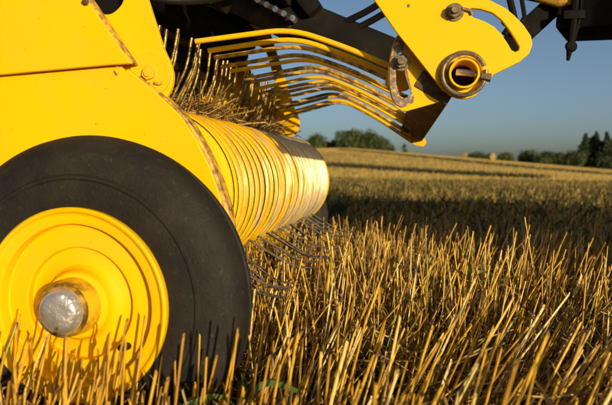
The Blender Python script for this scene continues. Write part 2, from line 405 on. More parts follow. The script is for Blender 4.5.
# side panels ----------------------------------------------------------------
LOW = [(-1.9, .56), (-.802, .627), (-.548, .639), (-.540, .628), (-.535, .632), (-.514, .617), (-.480, .589), (-.433, .546), (-.405, .506), (-.380, .458), (-.360, .405), (-.347, .350), (-.350, .30), (-.375, .255), (-.42, .225), (-.52, .205), (-1.9, .22)]
UP = [(-1.9, .556), (-.800, .6245), (-.560, .6375), (-.519, .6385), (-.603, .757), (-.80, 1.03), (-.95, 1.35), (-1.9, 1.4)]
ARM = [(-.75, .62), (-.52, .56), (-.472, .572), (-.456, .598), (-.4525, .622), (-.459, .645), (-.471, .668), (-.502, .763), (-.60, 1.06), (-.72, 1.30), (-.95, 1.30)]
ARM_HOLE = rounded([(-.655, .80), (-.612, .745), (-.576, .7335), (-.545, .760), (-.585, .90), (-.66, .93)], .03)
ARM = rounded(ARM, [0, .02, .02, .015, .015, .015, .02, .1, .1, .1, 0])
low = P_(plate('lower_side_panel', [LOW], 1.110, 1.122, 'yellow', None, .003))
up_ = P_(plate('upper_side_panel', [UP], 1.092, 1.103, 'yellow', None, .0025))
arm = P_(plate('pivot_arm_plate', [ARM, ARM_HOLE], 1.128, 1.140, 'yellow', None, .002))
S_(plate('pivot_disc', [circle(-.4965, .6235, .0405, 48)], 1.1225, 1.1285, 'yellow', None, .0015), arm)
S_(hexbolt('pivot_bolt', -.4965, .6235, 1.1225, .0125, None, 'yellow_worn', .010, .003), arm)
S_(tube('split_pin', [(-.487, 1.119, .606), (-.476, 1.117, .604), (-.470, 1.117, .6065)], .0022, 'rust', None, 6), arm)
S_(plate('dark_backing', [rounded([(-.70, .70), (-.53, .70), (-.55, .95), (-.70, .97)], .02)], 1.165, 1.172, 'black', None), arm)  # black sheet added behind the opening so it looks dark inside
# folded edge running down the diagonal of the upper panel and along the lower panel
def edge_strip(name, pts, y0, y1, wid, m, parent=None, jit=.0):
    V = []; F = []; n = len(pts)
    for q, (x, z) in enumerate(pts):
        a = Vector(pts[max(q - 1, 0)]); b = Vector(pts[min(q + 1, n - 1)]); d = (b - a).normalized(); nn = Vector((d.y, -d.x)) * -1
        w_ = wid if not isinstance(wid, (list, tuple)) else wid[0] + (wid[1] - wid[0]) * q / (n - 1)
        for s, y in ((0, y0), (1, y0 + .002), (1.15, (y0 + y1) / 2), (1, y1 - .002), (0, y1)):
            V.append((x + nn.x * w_ * s, y + jit * math.sin(q * 2.3), z + nn.y * w_ * s))
        if q: F += [((q - 1) * 5 + k, (q - 1) * 5 + (k + 1) % 5, q * 5 + (k + 1) % 5, q * 5 + k) for k in range(5)]
    F += [tuple(range(5)), tuple(reversed(range((n - 1) * 5, n * 5)))]
    return put(name, fix(mesh(name, V, F, m), 40), parent)
diag = [tuple(v) for v in bend([(-.80, 1.03, 0), (-.603, .757, 0), (-.5205, .6385, 0)], .05)]
S_(edge_strip('folded_edge', [(v[0], v[1]) for v in diag], 1.095, 1.121, .0035, 'rust'), up_)
lowe = catmull([(x, z, 0) for x, z in LOW[5:15]], 4)
S_(edge_strip('rolled_edge', [(v[0], v[1]) for v in lowe], 1.112, 1.148, [.002, .009], 'rust'), low)
S_(hexbolt('panel_clip', -.604, .752, 1.091, .0055, None, 'bolt', .006, .004), up_)
S_(tube('latch_wire', [(-.552, 1.107, .637), (-.556, 1.104, .628), (-.551, 1.104, .622)], .0018, 'rust', None, 6), up_)
for x, z in ((-.985, .98), (-.70, .99), (-.985, .68)):
    S_(hexbolt('panel_bolt', x, z, 1.0915, .007, None, 'yellow_worn', .005, .001), up_)
# far side of the pickup, the mirror of the near one
FLOW = P_(plate('far_side_panel', [[(x - .035 * (x > -.52), max(z, .36)) for x, z in LOW[:12]] + [(-.43, .345), (-1.9, .34)]], 2.385, 2.397, 'yellow', None, .003))
FARM = P_(plate('far_arm_plate', [ARM, ARM_HOLE], 2.372, 2.383, 'yellow', None, .002))
P_(plate('far_upper_panel', [UP], 2.400, 2.41, 'yellow', None, .0025))

# pickup drum: stripper bands round a core coloured dark for shade in the gaps -------------------------------
DC = (-.507, .402); DR = .164
core = P_(put('pickup_core', lathe_mesh('pickup_core', [(0, 1.135), (.128, 1.135), (.128, 2.365), (0, 2.365)], 'dark_rust_shade', 40), None, (DC[0], 0, DC[1])))
core.matrix_parent_inverse = Matrix.Translation(-BO)
NB = 27; Y0 = 1.176; PITCH = (2.352 - Y0) / NB
def band_me(wid, mt='band'):
    ca = [R(a) for a in np.linspace(152, -128, 46)]
    cs = [(-.5, -.014), (-.5, -.0042), (-.47, -.0022), (-.38, -.0004), (-.18, .0012), (.18, .0012), (.38, -.0004), (.47, -.0022), (.5, -.0042), (.5, -.014)]
    V = []; F = []; k = len(cs)
    pts = [((DR) * math.cos(a), (DR) * math.sin(a), math.cos(a), math.sin(a)) for a in ca]
    a0 = ca[0]; pts.insert(0, (DR * math.cos(a0) - .10, DR * math.sin(a0) - .02, math.cos(a0), math.sin(a0)))
    for x, z, nx, nz in pts:
        for y, d in cs: V.append((x + nx * d, y * wid, z + nz * d))
    for q in range(len(pts) - 1):
        F += [(q * k + s, q * k + s + 1, (q + 1) * k + s + 1, (q + 1) * k + s) for s in range(k - 1)]
    me = fix(mesh('stripper_band', V, F, mt), 50); me.materials.append(M['dark_rust_shade'])
    for f in me.polygons:
        if abs(f.normal.y) > .8: f.material_index = 1  # band sides coloured dark as shade, so the gaps show
    return me
bme = [band_me(PITCH - .0100), band_me(PITCH - .0118), band_me(PITCH - .0090)]
put('end_disc', lathe_mesh('end_disc', [(.0, 1.150), (.150, 1.150), (.158, 1.1525), (.160, 1.158), (.158, 1.162), (0, 1.162)], 'yellow_worn', 64), core)
put('end_ring', band_me(.03, 'yellow'), core, (.0, 2.366, .0), (0, .02, 0), (1.01, .8, 1.01))
put('end_ring', band_me(.023, 'yellow_worn'), core, (.0, 1.1660, .0), (0, .02, 0), (1.0, .8, 1.0))
for q in range(NB):
    b = put('stripper_band', random.choice(bme), core, (random.uniform(-.0012, .0012), Y0 + PITCH * (q + .5) + random.uniform(-.0008, .0008), random.uniform(-.0012, .0012)))
    b.rotation_euler = (random.uniform(-.006, .006), random.uniform(-.02, .02), random.uniform(-.004, .004))
def tine_me(P, m, r=.0021):
    return fix(mesh('tine', *tube_vf(bend(P, .022, 4), r, 7), m), 60)
OX, OZ = DC
top_me = tine_me([(-.592 - OX, 0, .520 - OZ), (-.560 - OX, 0, .590 - OZ), (-.522 - OX, 0, .672 - OZ), (-.513 - OX, 0, .735 - OZ)], 'tine_yellow', .0036)
bot_me = tine_me([(-.42 - OX, 0, .292 - OZ), (-.366 - OX, 0, .256 - OZ), (-.298 - OX, 0, .214 - OZ), (-.246 - OX, 0, .211 - OZ)], 'tine')
back_me = tine_me([(-.60 - OX, 0, .34 - OZ), (-.66 - OX, 0, .29 - OZ), (-.70 - OX, 0, .25 - OZ)], 'tine')
for q in range(NB):
    y = Y0 + PITCH * q
    for me, a in ((top_me, random.uniform(-.07, .07)), (bot_me, random.uniform(-.05, .05)), (back_me, 0)):
        if me is not top_me and q % 2: continue
        jy = random.uniform(-.0012, .0012)
        o = put('tine', me, core, (0, y + jy, 0), (random.uniform(-.025, .025), a, 0))
        if (me is bot_me and q % 2 == 0) or (me is top_me and q % 3 == 1):
            put('tine', me, core, (0, y + PITCH * .42 if me is top_me else y + .012, -.004), (random.uniform(-.03, .03), a + random.uniform(-.08, .08), 0))
# tine bar cams on the core ends, back wall, floor pan of the feed chamber
P_(plate('feed_chamber_wall', [[(-1.02, .30), (-1.0, .30), (-1.0, .98), (-1.02, .98)]], 1.15, 2.36, 'dark_rust_shade', None))
P_(plate('feed_floor', [rounded([(-1.0, .30), (-.66, .36), (-.63, .44), (-.65, .45), (-1.0, .33)], .01)], 1.15, 2.36, 'dark_rust_shade', None))

# windguard: hinge beam with rods, near brackets -------------------------------
bmn = bmesh.new()
def sect(cx, cz, a, y, hw, hh):
    c, s = math.cos(a), math.sin(a)
    return [bmn.verts.new((cx + c * i * hw - s * j * hh, y, cz + s * i * hw + c * j * hh)) for i, j in ((-1, -1), (1, -1), (1, 1), (-1, 1))]
A_, B_ = sect(.022, .600, -.55, 1.225, .036, .018), sect(-.034, .573, -.45, 2.30, .042, .014)
for k in range(4): bmn.faces.new((A_[k], A_[(k + 1) % 4], B_[(k + 1) % 4], B_[k]))
bmn.faces.new(A_); bmn.faces.new(list(reversed(B_)))
wg = P_(bm_obj('windguard_beam', bmn, 'beamdirt', None, .004))
S_(plate('beam_end_plate', [rounded([(-.078, .592), (-.066, .575), (-.03, .532), (.004, .524), (.016, .540), (-.01, .585), (-.05, .612)], .008)], 2.302, 2.310, 'yellow', None), wg)
for q in range(15):
    u = q / 14; y = 1.30 + 1.0 * u; dz = -.07 * u + random.uniform(-.004, .004); s = 1
    x0 = -.476 + random.uniform(-.012, .012)
    P = bend([(x0, y, .716 + dz - .006 * u), (-.275 + random.uniform(-.008, .008), y, .7345 + dz * .6), (-.155, y, .694 + dz), (-.035, y + .002, .640 + dz * 1.4)], .05, 6)
    S_(tube('windguard_rod', P, .0058 if q < 2 else .005, 'rod' if q < 2 or q % 3 == 1 else 'rod_dirty', None, 10), wg)
S_(plate('rod_clamp_strip', [rounded([(-.075, .617), (-.05, .600), (-.028, .604), (-.022, .622), (-.04, .646), (-.066, .655)], .006)], 1.288, 1.296, 'yellow_worn', None), wg)
# slotted bracket behind, big quadrant in front
SLOT2 = rounded([(-.046, .668), (-.039, .668), (-.031, .62), (-.019, .584), (-.041, .579), (-.050, .61), (-.051, .64)], .006)
BRK = [(-.049, .7005), (-.059, .676), (-.0640, .650), (-.0650, .612), (-.060, .585), (-.051, .565), (-.035, .5555), (.045, .577), (.06, .60), (.02, .67), (-.012, .70)]
br = P_(plate('slotted_bracket', [rounded(BRK, .008), SLOT2], 1.228, 1.236, 'yellow', None))
S_(plate('slot_wear_strip', [rounded([(-.0475, .698), (-.057, .676), (-.0615, .650), (-.0625, .612), (-.058, .586), (-.050, .570), (-.038, .563), (-.0165, .572), (-.015, .584), (-.018, .588), (-.026, .62), (-.036, .668), (-.036, .69)], .004),
   rounded([(-.0455, .667), (-.040, .667), (-.032, .62), (-.0205, .5855), (-.0405, .5800), (-.0495, .61), (-.0505, .64)], .006)], 1.2255, 1.2278, 'primer', None, .0006), br)
S_(hexbolt('bracket_bolt', -.040, .6475, 1.2250, .0125, None, 'bolt', .014, .008, .2), br)
def arc(cx, cz, r, a0, a1, n=14): return [(cx + r * math.cos(R(a)), cz + r * math.sin(R(a))) for a in np.linspace(a0, a1, n)]
PC = (.072, .6175)
QUAD = [(-.42, 1.20), (-.09, .759), (-.049, .6985), (-.020, .662), (.036, .590)] + arc(PC[0], PC[1], .043, 222, 300, 8) + [(.124, .6165), (.168, .6375)] + \
       [(.1845, .652), (.1895, .668), (.1870, .682), (.1745, .7015), (.158, .7195), (.143, .733), (.117, .7475), (.085, .757), (.04, .772), (-.26, 1.20)]
QSLOT = [(.083, .7355), (.100, .733), (.1205, .7255), (.137, .7115), (.1500, .694), (.1605, .677), (.1675, .6645), (.1665, .6585), (.1605, .6555), (.154, .6590), (.1475, .671), (.1365, .6875), (.1240, .7010), (.108, .7110), (.087, .7195), (.0825, .727)]
quad = P_(plate('windguard_quadrant', [rounded(QUAD, [.03] + [0] * (len(QUAD) - 2) + [.03]), QSLOT, circle(PC[0], PC[1], .0235, 28), circle(-.028, .744, .0028, 12)], 1.194, 1.204, 'yellow', None, .0016))
S_(put('pivot_tube', lathe_mesh('pivot_tube', [(.0225, 1.27), (.0225, 1.174), (.0232, 1.1715), (.0262, 1.1715), (.027, 1.174), (.027, 1.27)], 'yellow', 48), None, (PC[0], 0, PC[1])), quad)
S_(put('tube_core', lathe_mesh('tube_core', [(0, 1.236), (.0224, 1.236), (.0224, 1.25), (0, 1.25)], 'black', 24), None, (PC[0], 0, PC[1])), quad)
ring = []
for k in range(49):
    a = R(20) + 2 * math.pi * k / 48 * .97; ring.append((PC[0] + .0375 * math.cos(a), 1.1865 - .006 * k / 48, PC[1] + .0005 + .0375 * math.sin(a)))
S_(tube('retaining_ring', ring, .0042, 'bolt', None, 8), quad)
ring2 = [(PC[0] + .001 + .0325 * math.cos(R(a)), 1.1885, PC[1] + .0325 * math.sin(R(a))) for a in range(-60, 250, 8)]
S_(tube('spring_clip', ring2, .0026, 'rust', None, 7), quad)
S_(tube('locking_pin', [(PC[0] - .012, 1.20, PC[1] + .006), (PC[0] + .0215, 1.192, PC[1] + .001)], .0062, 'steel', None, 14), quad)
S_(tube('pin_head', [(PC[0] + .030, 1.180, PC[1] - .0055), (PC[0] + .046, 1.178, PC[1] - .009)], [.0075, .0075], 'bolt', None, 6), quad)
S_(tube('pin_neck', [(PC[0] + .018, 1.1795, PC[1] - .003), (PC[0] + .031, 1.180, PC[1] - .0058)], .0045, 'bolt', None, 10), quad)
S_(hexbolt('quadrant_nut', .055, .729, 1.193, .0125, None, 'bolt', .016, .008, .45), quad)
S_(tube('nut_tab', [(.068, 1.190, .734), (.082, 1.190, .7305), (.086, 1.191, .723)], .003, 'bolt', None, 6), quad)
P_(tube('pivot_shaft', [(PC[0], 1.262, PC[1]), (.045, 1.275, .606)], .016, 'dark_rust_shade', None, 12))

# dark underside of the bale chamber above the pickup ---------------------------
fr = P_(beam('chamber_frame_beam', (-1.0, 1.82, 1.165), (-.085, 1.82, .757), .10, .095, 'black', None, .01))
P_(beam('chamber_frame_beam', (-1.0, 2.15, 1.16), (-.24, 2.15, .86), .09, .09, 'black', None, .01))
P_(beam('chamber_frame_beam', (-1.05, 1.50, 1.14), (-.46, 1.50, .845), .07, .05, 'dark_rust_shade', None, .008))
P_(beam('belly_plate', (-1.1, 1.98, 1.21), (-.36, 1.98, .905), .62, .02, 'dark_rust_shade', None, .006))
P_(beam('belly_plate', (-.40, 1.98, 1.02), (-.29, 1.98, .875), .50, .05, 'black', None, .012))
rb = [(0, 1.2)]; 
def ribbed_roller(name, cx, cz, r, y0, y1, m):
    bm = bmesh.new(); n = 48
    rings = []
    for y in (y0, y1):
        rings.append([bm.verts.new(((r - (.012 if k % 6 < 3 else 0)) * math.cos(2 * math.pi * k / n), y, (r - (.012 if k % 6 < 3 else 0)) * math.sin(2 * math.pi * k / n))) for k in range(n)])
    for k in range(n): bm.faces.new((rings[0][k], rings[0][(k + 1) % n], rings[1][(k + 1) % n], rings[1][k]))
    bm.faces.new(rings[0]); bm.faces.new(rings[1])
    o = bm_obj(name, bm, m, None); o.location = (cx, 0, cz); return P_(o)
ribbed_roller('crop_roller', -.70, .93, .085, 1.19, 2.36, 'black')
ribbed_roller('crop_roller', -.86, .80, .085, 1.19, 2.36, 'dark_rust_shade')
ribbed_roller('crop_roller', -.545, 1.03, .07, 1.35, 2.36, 'black')
ch = P_(beam('chain_guard', (-.78, 1.62, 1.04), (-.335, 1.62, .800), .012, .055, 'dark_rust_shade', None, .003))
link = fix(mesh('chain_link', *tube_vf([(0, -.016, 0), (0, .011, 0)], .0075, 10), 'steel'), 40)
for q in range(20):
    u = q / 19; S_(put('chain_link', link, None, (-.74 + .42 * u, 1.595, 1.052 - .230 * u), (0, 0, 0)), ch)
plm = plate_mesh('link_plate', [rounded([(-.016, -.006), (.016, -.006), (.016, .006), (-.016, .006)], .006)], -.003, 0, 'bolt', .0005)
for q in range(19):
    u = (q + .5) / 19; S_(put('link_plate', plm, None, (-.74 + .42 * u, 1.583, 1.052 - .230 * u), (0, .498, 0)), ch)
for P, r in (([(-.25, 1.80, .842), (-.12, 1.72, .880), (.0, 1.58, .935), (.25, 1.5, 1.15)], .0095), ([(-.22, 1.80, .822), (-.11, 1.74, .858), (.02, 1.62, .91), (.3, 1.55, 1.12)], .0095)):
    P_(tube('hydraulic_hose', catmull(P, 8), r, 'hose', None, 10))
P_(tube('hydraulic_hose', catmull([(-.95, 1.3, 1.0), (-.70, 1.30, .86), (-.52, 1.28, .80), (-.42, 1.45, .86), (-.35, 1.6, .98)], 8), .010, 'hose', None, 10))
# drawbar with stand and struts
db = P_(beam('drawbar', (.37, 1.85, .885), (1.78, 1.36, .80), .20, .155, 'black', None, .01))
P_(beam('drawbar_neck', (-.75, 1.85, 1.27), (.42, 1.85, .935), .14, .10, 'black', None, .01))
P_(tube('drawbar_bracket', [(.29, 1.78, .900), (.345, 1.76, .886), (.375, 1.76, .880)], [.016, .026, .022], 'rust', None, 12))
P_(beam('drawbar_strut', (.36, 1.80, .90), (.215, 1.80, .765), .035, .055, 'black', None, .006))
P_(tube('control_rod', [(.215, 1.77, .92), (.235, 1.77, .84), (.21, 1.77, .80)], .009, 'black', None, 8))
P_(tube('control_rod', [(.245, 1.77, .93), (.26, 1.77, .845), (.235, 1.77, .80)], .006, 'black', None, 8))
P_(hexbolt('strut_nut', .262, .815, 1.785, .014, None, 'black', .02, .012))
P_(hexbolt('strut_nut', .222, .842, 1.785, .016, None, 'black', .02, .012))
pin = P_(tube('hanging_pin', [(.378, 1.73, .90), (.372, 1.73, .81), (.364, 1.73, .745), (.361, 1.73, .722)], [.009, .009, .0075, .004], 'black', None, 8))
S_(tube('pin_chain', [(.392, 1.73, .90), (.388, 1.73, .83), (.370, 1.73, .752)], .0045, 'black', None, 6), pin)
S_(put('pin_knob', lathe_mesh('pin_knob', [(0, -.012), (.012, -.010), (.015, 0), (.012, .010), (0, .012)], 'black', 14), None, (.368, 1.73, .757)), pin)
S_(box('pin_clamp', (.372, 1.73, .835), (.052, .02, .022), 'black', None, .003), pin)
# upper body of the machine
BODY = rounded([(-2.6, .75), (-1.0, 1.16), (-.95, 1.35), (-1.2, 2.0), (-2.0, 2.35), (-3.0, 2.2), (-3.5, 1.6), (-3.3, .95)], .25)
P_(plate('bale_chamber', [BODY], 1.18, 2.36, 'yellow', None, .03))
P_(put('transport_wheel', lathe_mesh('transport_wheel', [(.05, -.16), (.24, -.12), (.26, -.19), (.40, -.21), (.47, -.17), (.5, 0), (.47, .17), (.40, .21), (.26, .19), (.24, .12), (.05, .16)], 'tyre', 48), None, (-2.6, 1.0, .5)))
P_(put('transport_wheel', lathe_mesh('transport_wheel', [(.05, -.16), (.24, -.12), (.26, -.19), (.40, -.21), (.47, -.17), (.5, 0), (.47, .17), (.40, .21), (.26, .19), (.24, .12), (.05, .16)], 'tyre', 48), None, (-2.6, 2.62, .5)))
P_(tube('axle', [(-2.6, .9, .5), (-2.6, 2.7, .5)], .05, 'black', None, 12)); P_(beam('axle_post', (-2.6, 1.77, .5), (-2.6, 1.77, 1.1), .3, .3, 'black', None, .01))

# ------------------------------------------------------------------ the tractor ahead (outside the frame, its long shadow crosses the field)
tr = thing('tractor', 'blue tractor hitched to the drawbar ahead of the baler', 'tractor', (2.72, .95, 0))
tr.rotation_euler = (0, 0, R(-24))
TO = Vector((3.65, 1.85, 0))
def T_(o): o.parent = tr; o.matrix_parent_inverse = Matrix.Translation(-TO); return o
def big_tyre(name, r, wd, x, y):
    prof = [(.05, -wd * .2), (r * .5, -wd * .3), (r * .55, -wd * .42), (r * .8, -wd * .5), (r * .94, -wd * .42), (r, -wd * .2), (r, wd * .2), (r * .94, wd * .42), (r * .8, wd * .5), (r * .55, wd * .42), (r * .5, wd * .3), (.05, wd * .2)]
    return T_(put(name, lathe_mesh(name, prof, 'tyre', 48), None, (x, y, r)))
for y in (1.05, 2.65): big_tyre('rear_wheel', .82, .45, 3.65, y); big_tyre('front_wheel', .58, .36, 6.0, y)
T_(beam('chassis', (3.0, 1.85, .62), (6.6, 1.85, .66), .95, .74, 'black', None, .03))  # made deep and wide to block sun leaking under the tractor
T_(plate('hood', [rounded([(4.6, .95), (6.7, .9), (6.75, 1.35), (6.5, 1.55), (4.6, 1.75)], .12)], 1.45, 2.25, 'green', None, .05))
T_(plate('cab', [rounded([(3.15, 1.2), (4.75, 1.0), (4.8, 1.7), (4.55, 2.5), (3.3, 2.5), (3.05, 1.8)], .08)], 1.1, 2.6, 'glass', None, .03))
T_(plate('cab_roof', [rounded([(3.0, 2.5), (4.75, 2.5), (4.8, 2.6), (4.5, 2.72), (3.2, 2.72), (2.98, 2.6)], .06)], 1.02, 2.68, 'green', None, .03))
for y in (1.05, 2.65):
    T_(plate('fender', [arc(3.65, .82, .98, 10, 175, 20) + arc(3.65, .82, .91, 175, 10, 20)], y - .25, y + .25, 'green', None, .01))
T_(tube('exhaust', [(4.95, 1.35, 1.5), (4.95, 1.35, 2.6)], .05, 'black', None, 12))
T_(beam('axle', (3.65, .9, .82), (3.65, 2.8, .82), .2, .2, 'black', None, .01)); T_(beam('axle', (6.0, .9, .6), (6.0, 2.8, .6), .15, .15, 'black', None, .01))
T_(beam('hitch', (2.62, 1.85, .715), (3.1, 1.85, .68), .12, .06, 'black', None, .01))

# ------------------------------------------------------------------ stubble
def stalk_arrays(x, y, h, r, lx, ly, bx, by, sides=5):
    """many cut stalks: base x,y, height, radius, lean (lx,ly per metre of height) and a bend"""
    n = len(x); z0 = ground_z(x, y) - .01
    ts = np.array([0, .55, 1.]); ph = rng.uniform(0, 6.28, n)
    V = np.zeros((n, 3, sides, 3), np.float32)
    for q, t in enumerate(ts):
        L = h * t
        cx = x + lx * L + bx * L * t; cy = y + ly * L + by * L * t; cz = z0 + L / np.sqrt(1 + lx ** 2 + ly ** 2)
        rr_ = r * (1.12 - .3 * t)
        for k in range(sides):
            a = ph + 2 * np.pi * k / sides
            V[:, q, k, 0] = cx + np.cos(a) * rr_; V[:, q, k, 1] = cy + np.sin(a) * rr_; V[:, q, k, 2] = cz + (np.cos(a * 1.0 + ph) * rr_ * .8 if q == 2 else 0)
    F = []
    for q in range(2):
        for k in range(sides):
            F.append([q * sides + k, q * sides + (k + 1) % sides, (q + 1) * sides + (k + 1) % sides, (q + 1) * sides + k])
    F = np.array(F); idx = (np.arange(n) * 3 * sides)[:, None, None] + F[None]
    return V.reshape(-1, 3), idx.reshape(-1, 4)
def in_machine(x, y, m=.0):
    wheelz = (np.abs(x + .52) < .21 + m) & (y > .875 - m) & (y < 1.075 + m)
    return wheelz
def lean_field(x, y):
    return .09 + .40 * np.exp(-(((x - .12) / .42) ** 2 + ((y - 1.12) / .30) ** 2)) + .24 * np.sin(x * 2.1 + y * 1.3 + .6) * np.sin(y * 1.9 - x * .7 + 1.1), .05 + .14 * np.sin(x * 1.7 - y * 2.3)
# rows of the drill run at a slant to the machine
rowdir = R(24); rd = np.array([math.cos(rowdir), math.sin(rowdir)]); rn = np.array([-rd[1], rd[0]])
def field(a0, a1, b0, b1, along, rowgap, jit):
    nb = int((b1 - b0) / rowgap); xs = []; ys = []
    for q in range(nb):
        b = b0 + q * rowgap; n = int((a1 - a0) / along); a = a0 + (np.arange(n) + rng.uniform(-.5, .5, n)) * along; bb = b + rng.normal(0, jit, n)
        xs.append(a * rd[0] + bb * rn[0]); ys.append(a * rd[1] + bb * rn[1])
    return np.concatenate(xs), np.concatenate(ys)
x, y = field(-9, 9, -9, 9, .0080, .115, .028)
t_ = x / np.maximum(y + 1.0, .05)
keep = (y > -2.2) & (y < 6.2) & (((y > .2) & (x > -.42 * y - .75) & (x < .36 * y + .75)) | ((y <= .2) & (x > -1.1) & (x < 1.8)))
keep &= ~in_machine(x, y) & ~((np.abs(x) < .42) & (y < .60) & (y > -.75)) 
keep &= ~((x < -.62) & (y > 1.15)) & (rng.random(len(x)) < np.where(y > 3.6, .6, .93))
x, y = x[keep], y[keep]
x = np.concatenate([x, rng.uniform(-.95, -.18, 190), rng.uniform(-.2, .5, 60)]); y = np.concatenate([y, rng.uniform(.60, .868, 190), rng.uniform(.66, .95, 60)]); n = len(x)
lx0, ly0 = lean_field(x, y)
wild = rng.random(n) < .24
sl_ = np.where(wild, .62, .10)
lx = lx0 + rng.normal(0, 1, n) * sl_; ly = ly0 + rng.normal(0, 1, n) * sl_ * .8
h = np.where(wild, .86, 1.) * np.clip(rng.normal(.222, .036, n), .07, .33) * np.where(rng.random(n) < .2, .7, 1.)
h = h * (1 - .45 * sstep(y, 1.9, 4.0)) * np.where((x < -.15) & (y < .9), .88, 1.)
r_ = np.clip(rng.normal(.00185, .0004, n), .001, .0028)
tint = np.clip(rng.normal(.47, .25, n), 0, .96); tint = np.where(rng.random(n) < .035, 1., tint)
bx, by = rng.normal(0, .12, n), rng.normal(0, .12, n)
# the stalks that show largest: the nearest ones in view, each an object of its own
px = 422 + 640 * x / np.maximum(y, .05); inv = (y > .48) & (y < 1.6) & (px > 5) & (px < 625) & ~((x < -.2) & (y > .9))
size = np.where(inv, h / np.maximum(y, .1) ** 1.3, 0); order = np.argsort(-size)[:280]
single = np.zeros(n, bool); single[order] = True; single &= inv
k_ = ~single
V, F = stalk_arrays(x[k_], y[k_], h[k_], r_[k_], lx[k_], ly[k_], bx[k_], by[k_])
tag(put('stubble', mesh('stubble', V, F, 'straw', False, np.repeat(tint[k_], 15))), 'dense golden stubble of cut straw stalks standing in drilled rows', 'stubble', kind='stuff')
proto = []
for q in range(14):
    sides = 8; zs = [0, .3, .31, .325, .34, .7, 1.]; nod = [1.1, 1.02, 1.2, 1.28, 1.0, .95, .86]
    b1, b2 = rng.normal(0, .05, 2); V = []; Fq = []
    for z_, nn in zip(zs, nod):
        for k in range(sides):
            a = 2 * math.pi * k / sides
            V.append((nn * math.cos(a) + b1 * z_ * z_ * 40, nn * math.sin(a) + b2 * z_ * z_ * 40, z_ + (.012 * math.cos(a + q) if z_ == 1. else 0)))
    nz = len(zs)
    for a in range(nz - 1):
        for k in range(sides): Fq.append((a * sides + k, a * sides + (k + 1) % sides, (a + 1) * sides + (k + 1) % sides, (a + 1) * sides + k))
    base = len(V)
    for k in range(sides): V.append((.62 * V[(nz - 1) * sides + k][0] + .38 * b1 * 40, .62 * V[(nz - 1) * sides + k][1] + .38 * b2 * 40, V[(nz - 1) * sides + k][2]))
    for k in range(sides): V.append((V[base + k][0], V[base + k][1], .95))
    for k in range(sides):
        k2 = (k + 1) % sides
        Fq.append(((nz - 1) * sides + k, (nz - 1) * sides + k2, base + k2, base + k)); Fq.append((base + k, base + k2, base + sides + k2, base + sides + k))
    Fq.append(tuple(base + sides + k for k in range(sides)))
    proto.append(mesh('straw_stalk', V, Fq, 'straw', True, np.full(len(V), .25 + .055 * q)))
for i_ in np.nonzero(single)[0]:
    o = put('straw_stalk', proto[int(rng.integers(6 if x[i_] < -.2 else 14))], None, (x[i_], y[i_], float(ground_z(x[i_], y[i_])) - .008))  # stalks before the wheel get darker tints, painting in the shade there
    d = Vector((lx[i_], ly[i_], 1)).normalized(); o.rotation_mode = 'QUATERNION'; o.rotation_quaternion = d.to_track_quat('Z', 'Y')
    o.scale = (r_[i_], r_[i_], h[i_])
    if x[i_] < -.2: g, lb = 'cut straw stalks in front of the tyre', 'cut straw stalk standing in front of the black tyre, out of focus'
    elif y[i_] < .8: g, lb = 'cut straw stalks along the bottom edge', 'blurred golden straw stalk standing at the bottom edge nearest the camera'
    else: g, lb = 'cut straw stalks in the near rows', 'golden straw stalk standing in the near rows right of the tyre'
    tag(o, lb, 'straw stalk', g)
# loose straw lying on the ground and caught between the stalks
def litter(name, n, xr, yr, zf, lr, wr, tilt, m, tint_, keepf=None):
    X = rng.uniform(*xr, n); Y = rng.uniform(*yr, n)
    if keepf is not None:
        k = keepf(X, Y); X, Y = X[k], Y[k]; n = len(X)
    Z = zf(X, Y, n); L = rng.uniform(*lr, n); W = rng.uniform(*wr, n); a = rng.uniform(0, 6.28, n); e = rng.normal(0, tilt, n)
    dx, dy, dz = np.cos(a) * np.cos(e), np.sin(a) * np.cos(e), np.sin(e); sx_, sy_ = -np.sin(a), np.cos(a)
    V = np.zeros((n, 3, 3, 3), np.float32); sag = rng.normal(0, .12, n) * L; sg2 = rng.normal(0, .1, n) * L
    for q, t in enumerate((-.5, 0, .5)):
        for k, (u, v) in enumerate(((1, 0), (-.5, .87), (-.5, -.87))):
            b = sag * (.25 - t * t)
            V[:, q, k, 0] = X + dx * L * t + sx_ * (u * W + sg2 * (.25 - t * t)); V[:, q, k, 1] = Y + dy * L * t + sy_ * (u * W + sg2 * (.25 - t * t)); V[:, q, k, 2] = Z + dz * L * t + v * W * .7 + b
    f = np.array([[q * 3 + k, q * 3 + (k + 1) % 3, (q + 1) * 3 + (k + 1) % 3, (q + 1) * 3 + k] for q in range(2) for k in range(3)])
    F = ((np.arange(n) * 9)[:, None, None] + f[None]).reshape(-1, 4)
    return put(name, mesh(name, V.reshape(-1, 3), F, m, False, np.repeat(np.clip(tint_(n), 0, 1), 9)))
wedge = lambda X, Y: (X > -.42 * Y - .7) & (X < .36 * Y + .7) & ~in_machine(X, Y) & ~((np.abs(X) < .2) & (Y < .45))
tag(litter('straw_litter', 26000, (-2.6, 2.6), (.1, 5.), lambda X, Y, n: ground_z(X, Y) + np.abs(rng.normal(0, .035, n)) + .004, (.03, .16), (.0007, .0016), .35, 'litter', lambda n: rng.uniform(0, 1, n) ** 1.4, wedge),
    'loose broken straw and chaff lying between the stubble rows', 'straw litter', kind='stuff')
tag(litter('dry_leaf_litter', 15000, (-1.5, 1.6), (.45, 3.6), lambda X, Y, n: ground_z(X, Y) + rng.uniform(.02, .15, n), (.03, .11), (.0012, .003), .8, 'litter', lambda n: rng.uniform(.1, .9, n), wedge),
    'thin curled dry leaves hanging among the stubble stalks', 'dry leaves', kind='stuff')
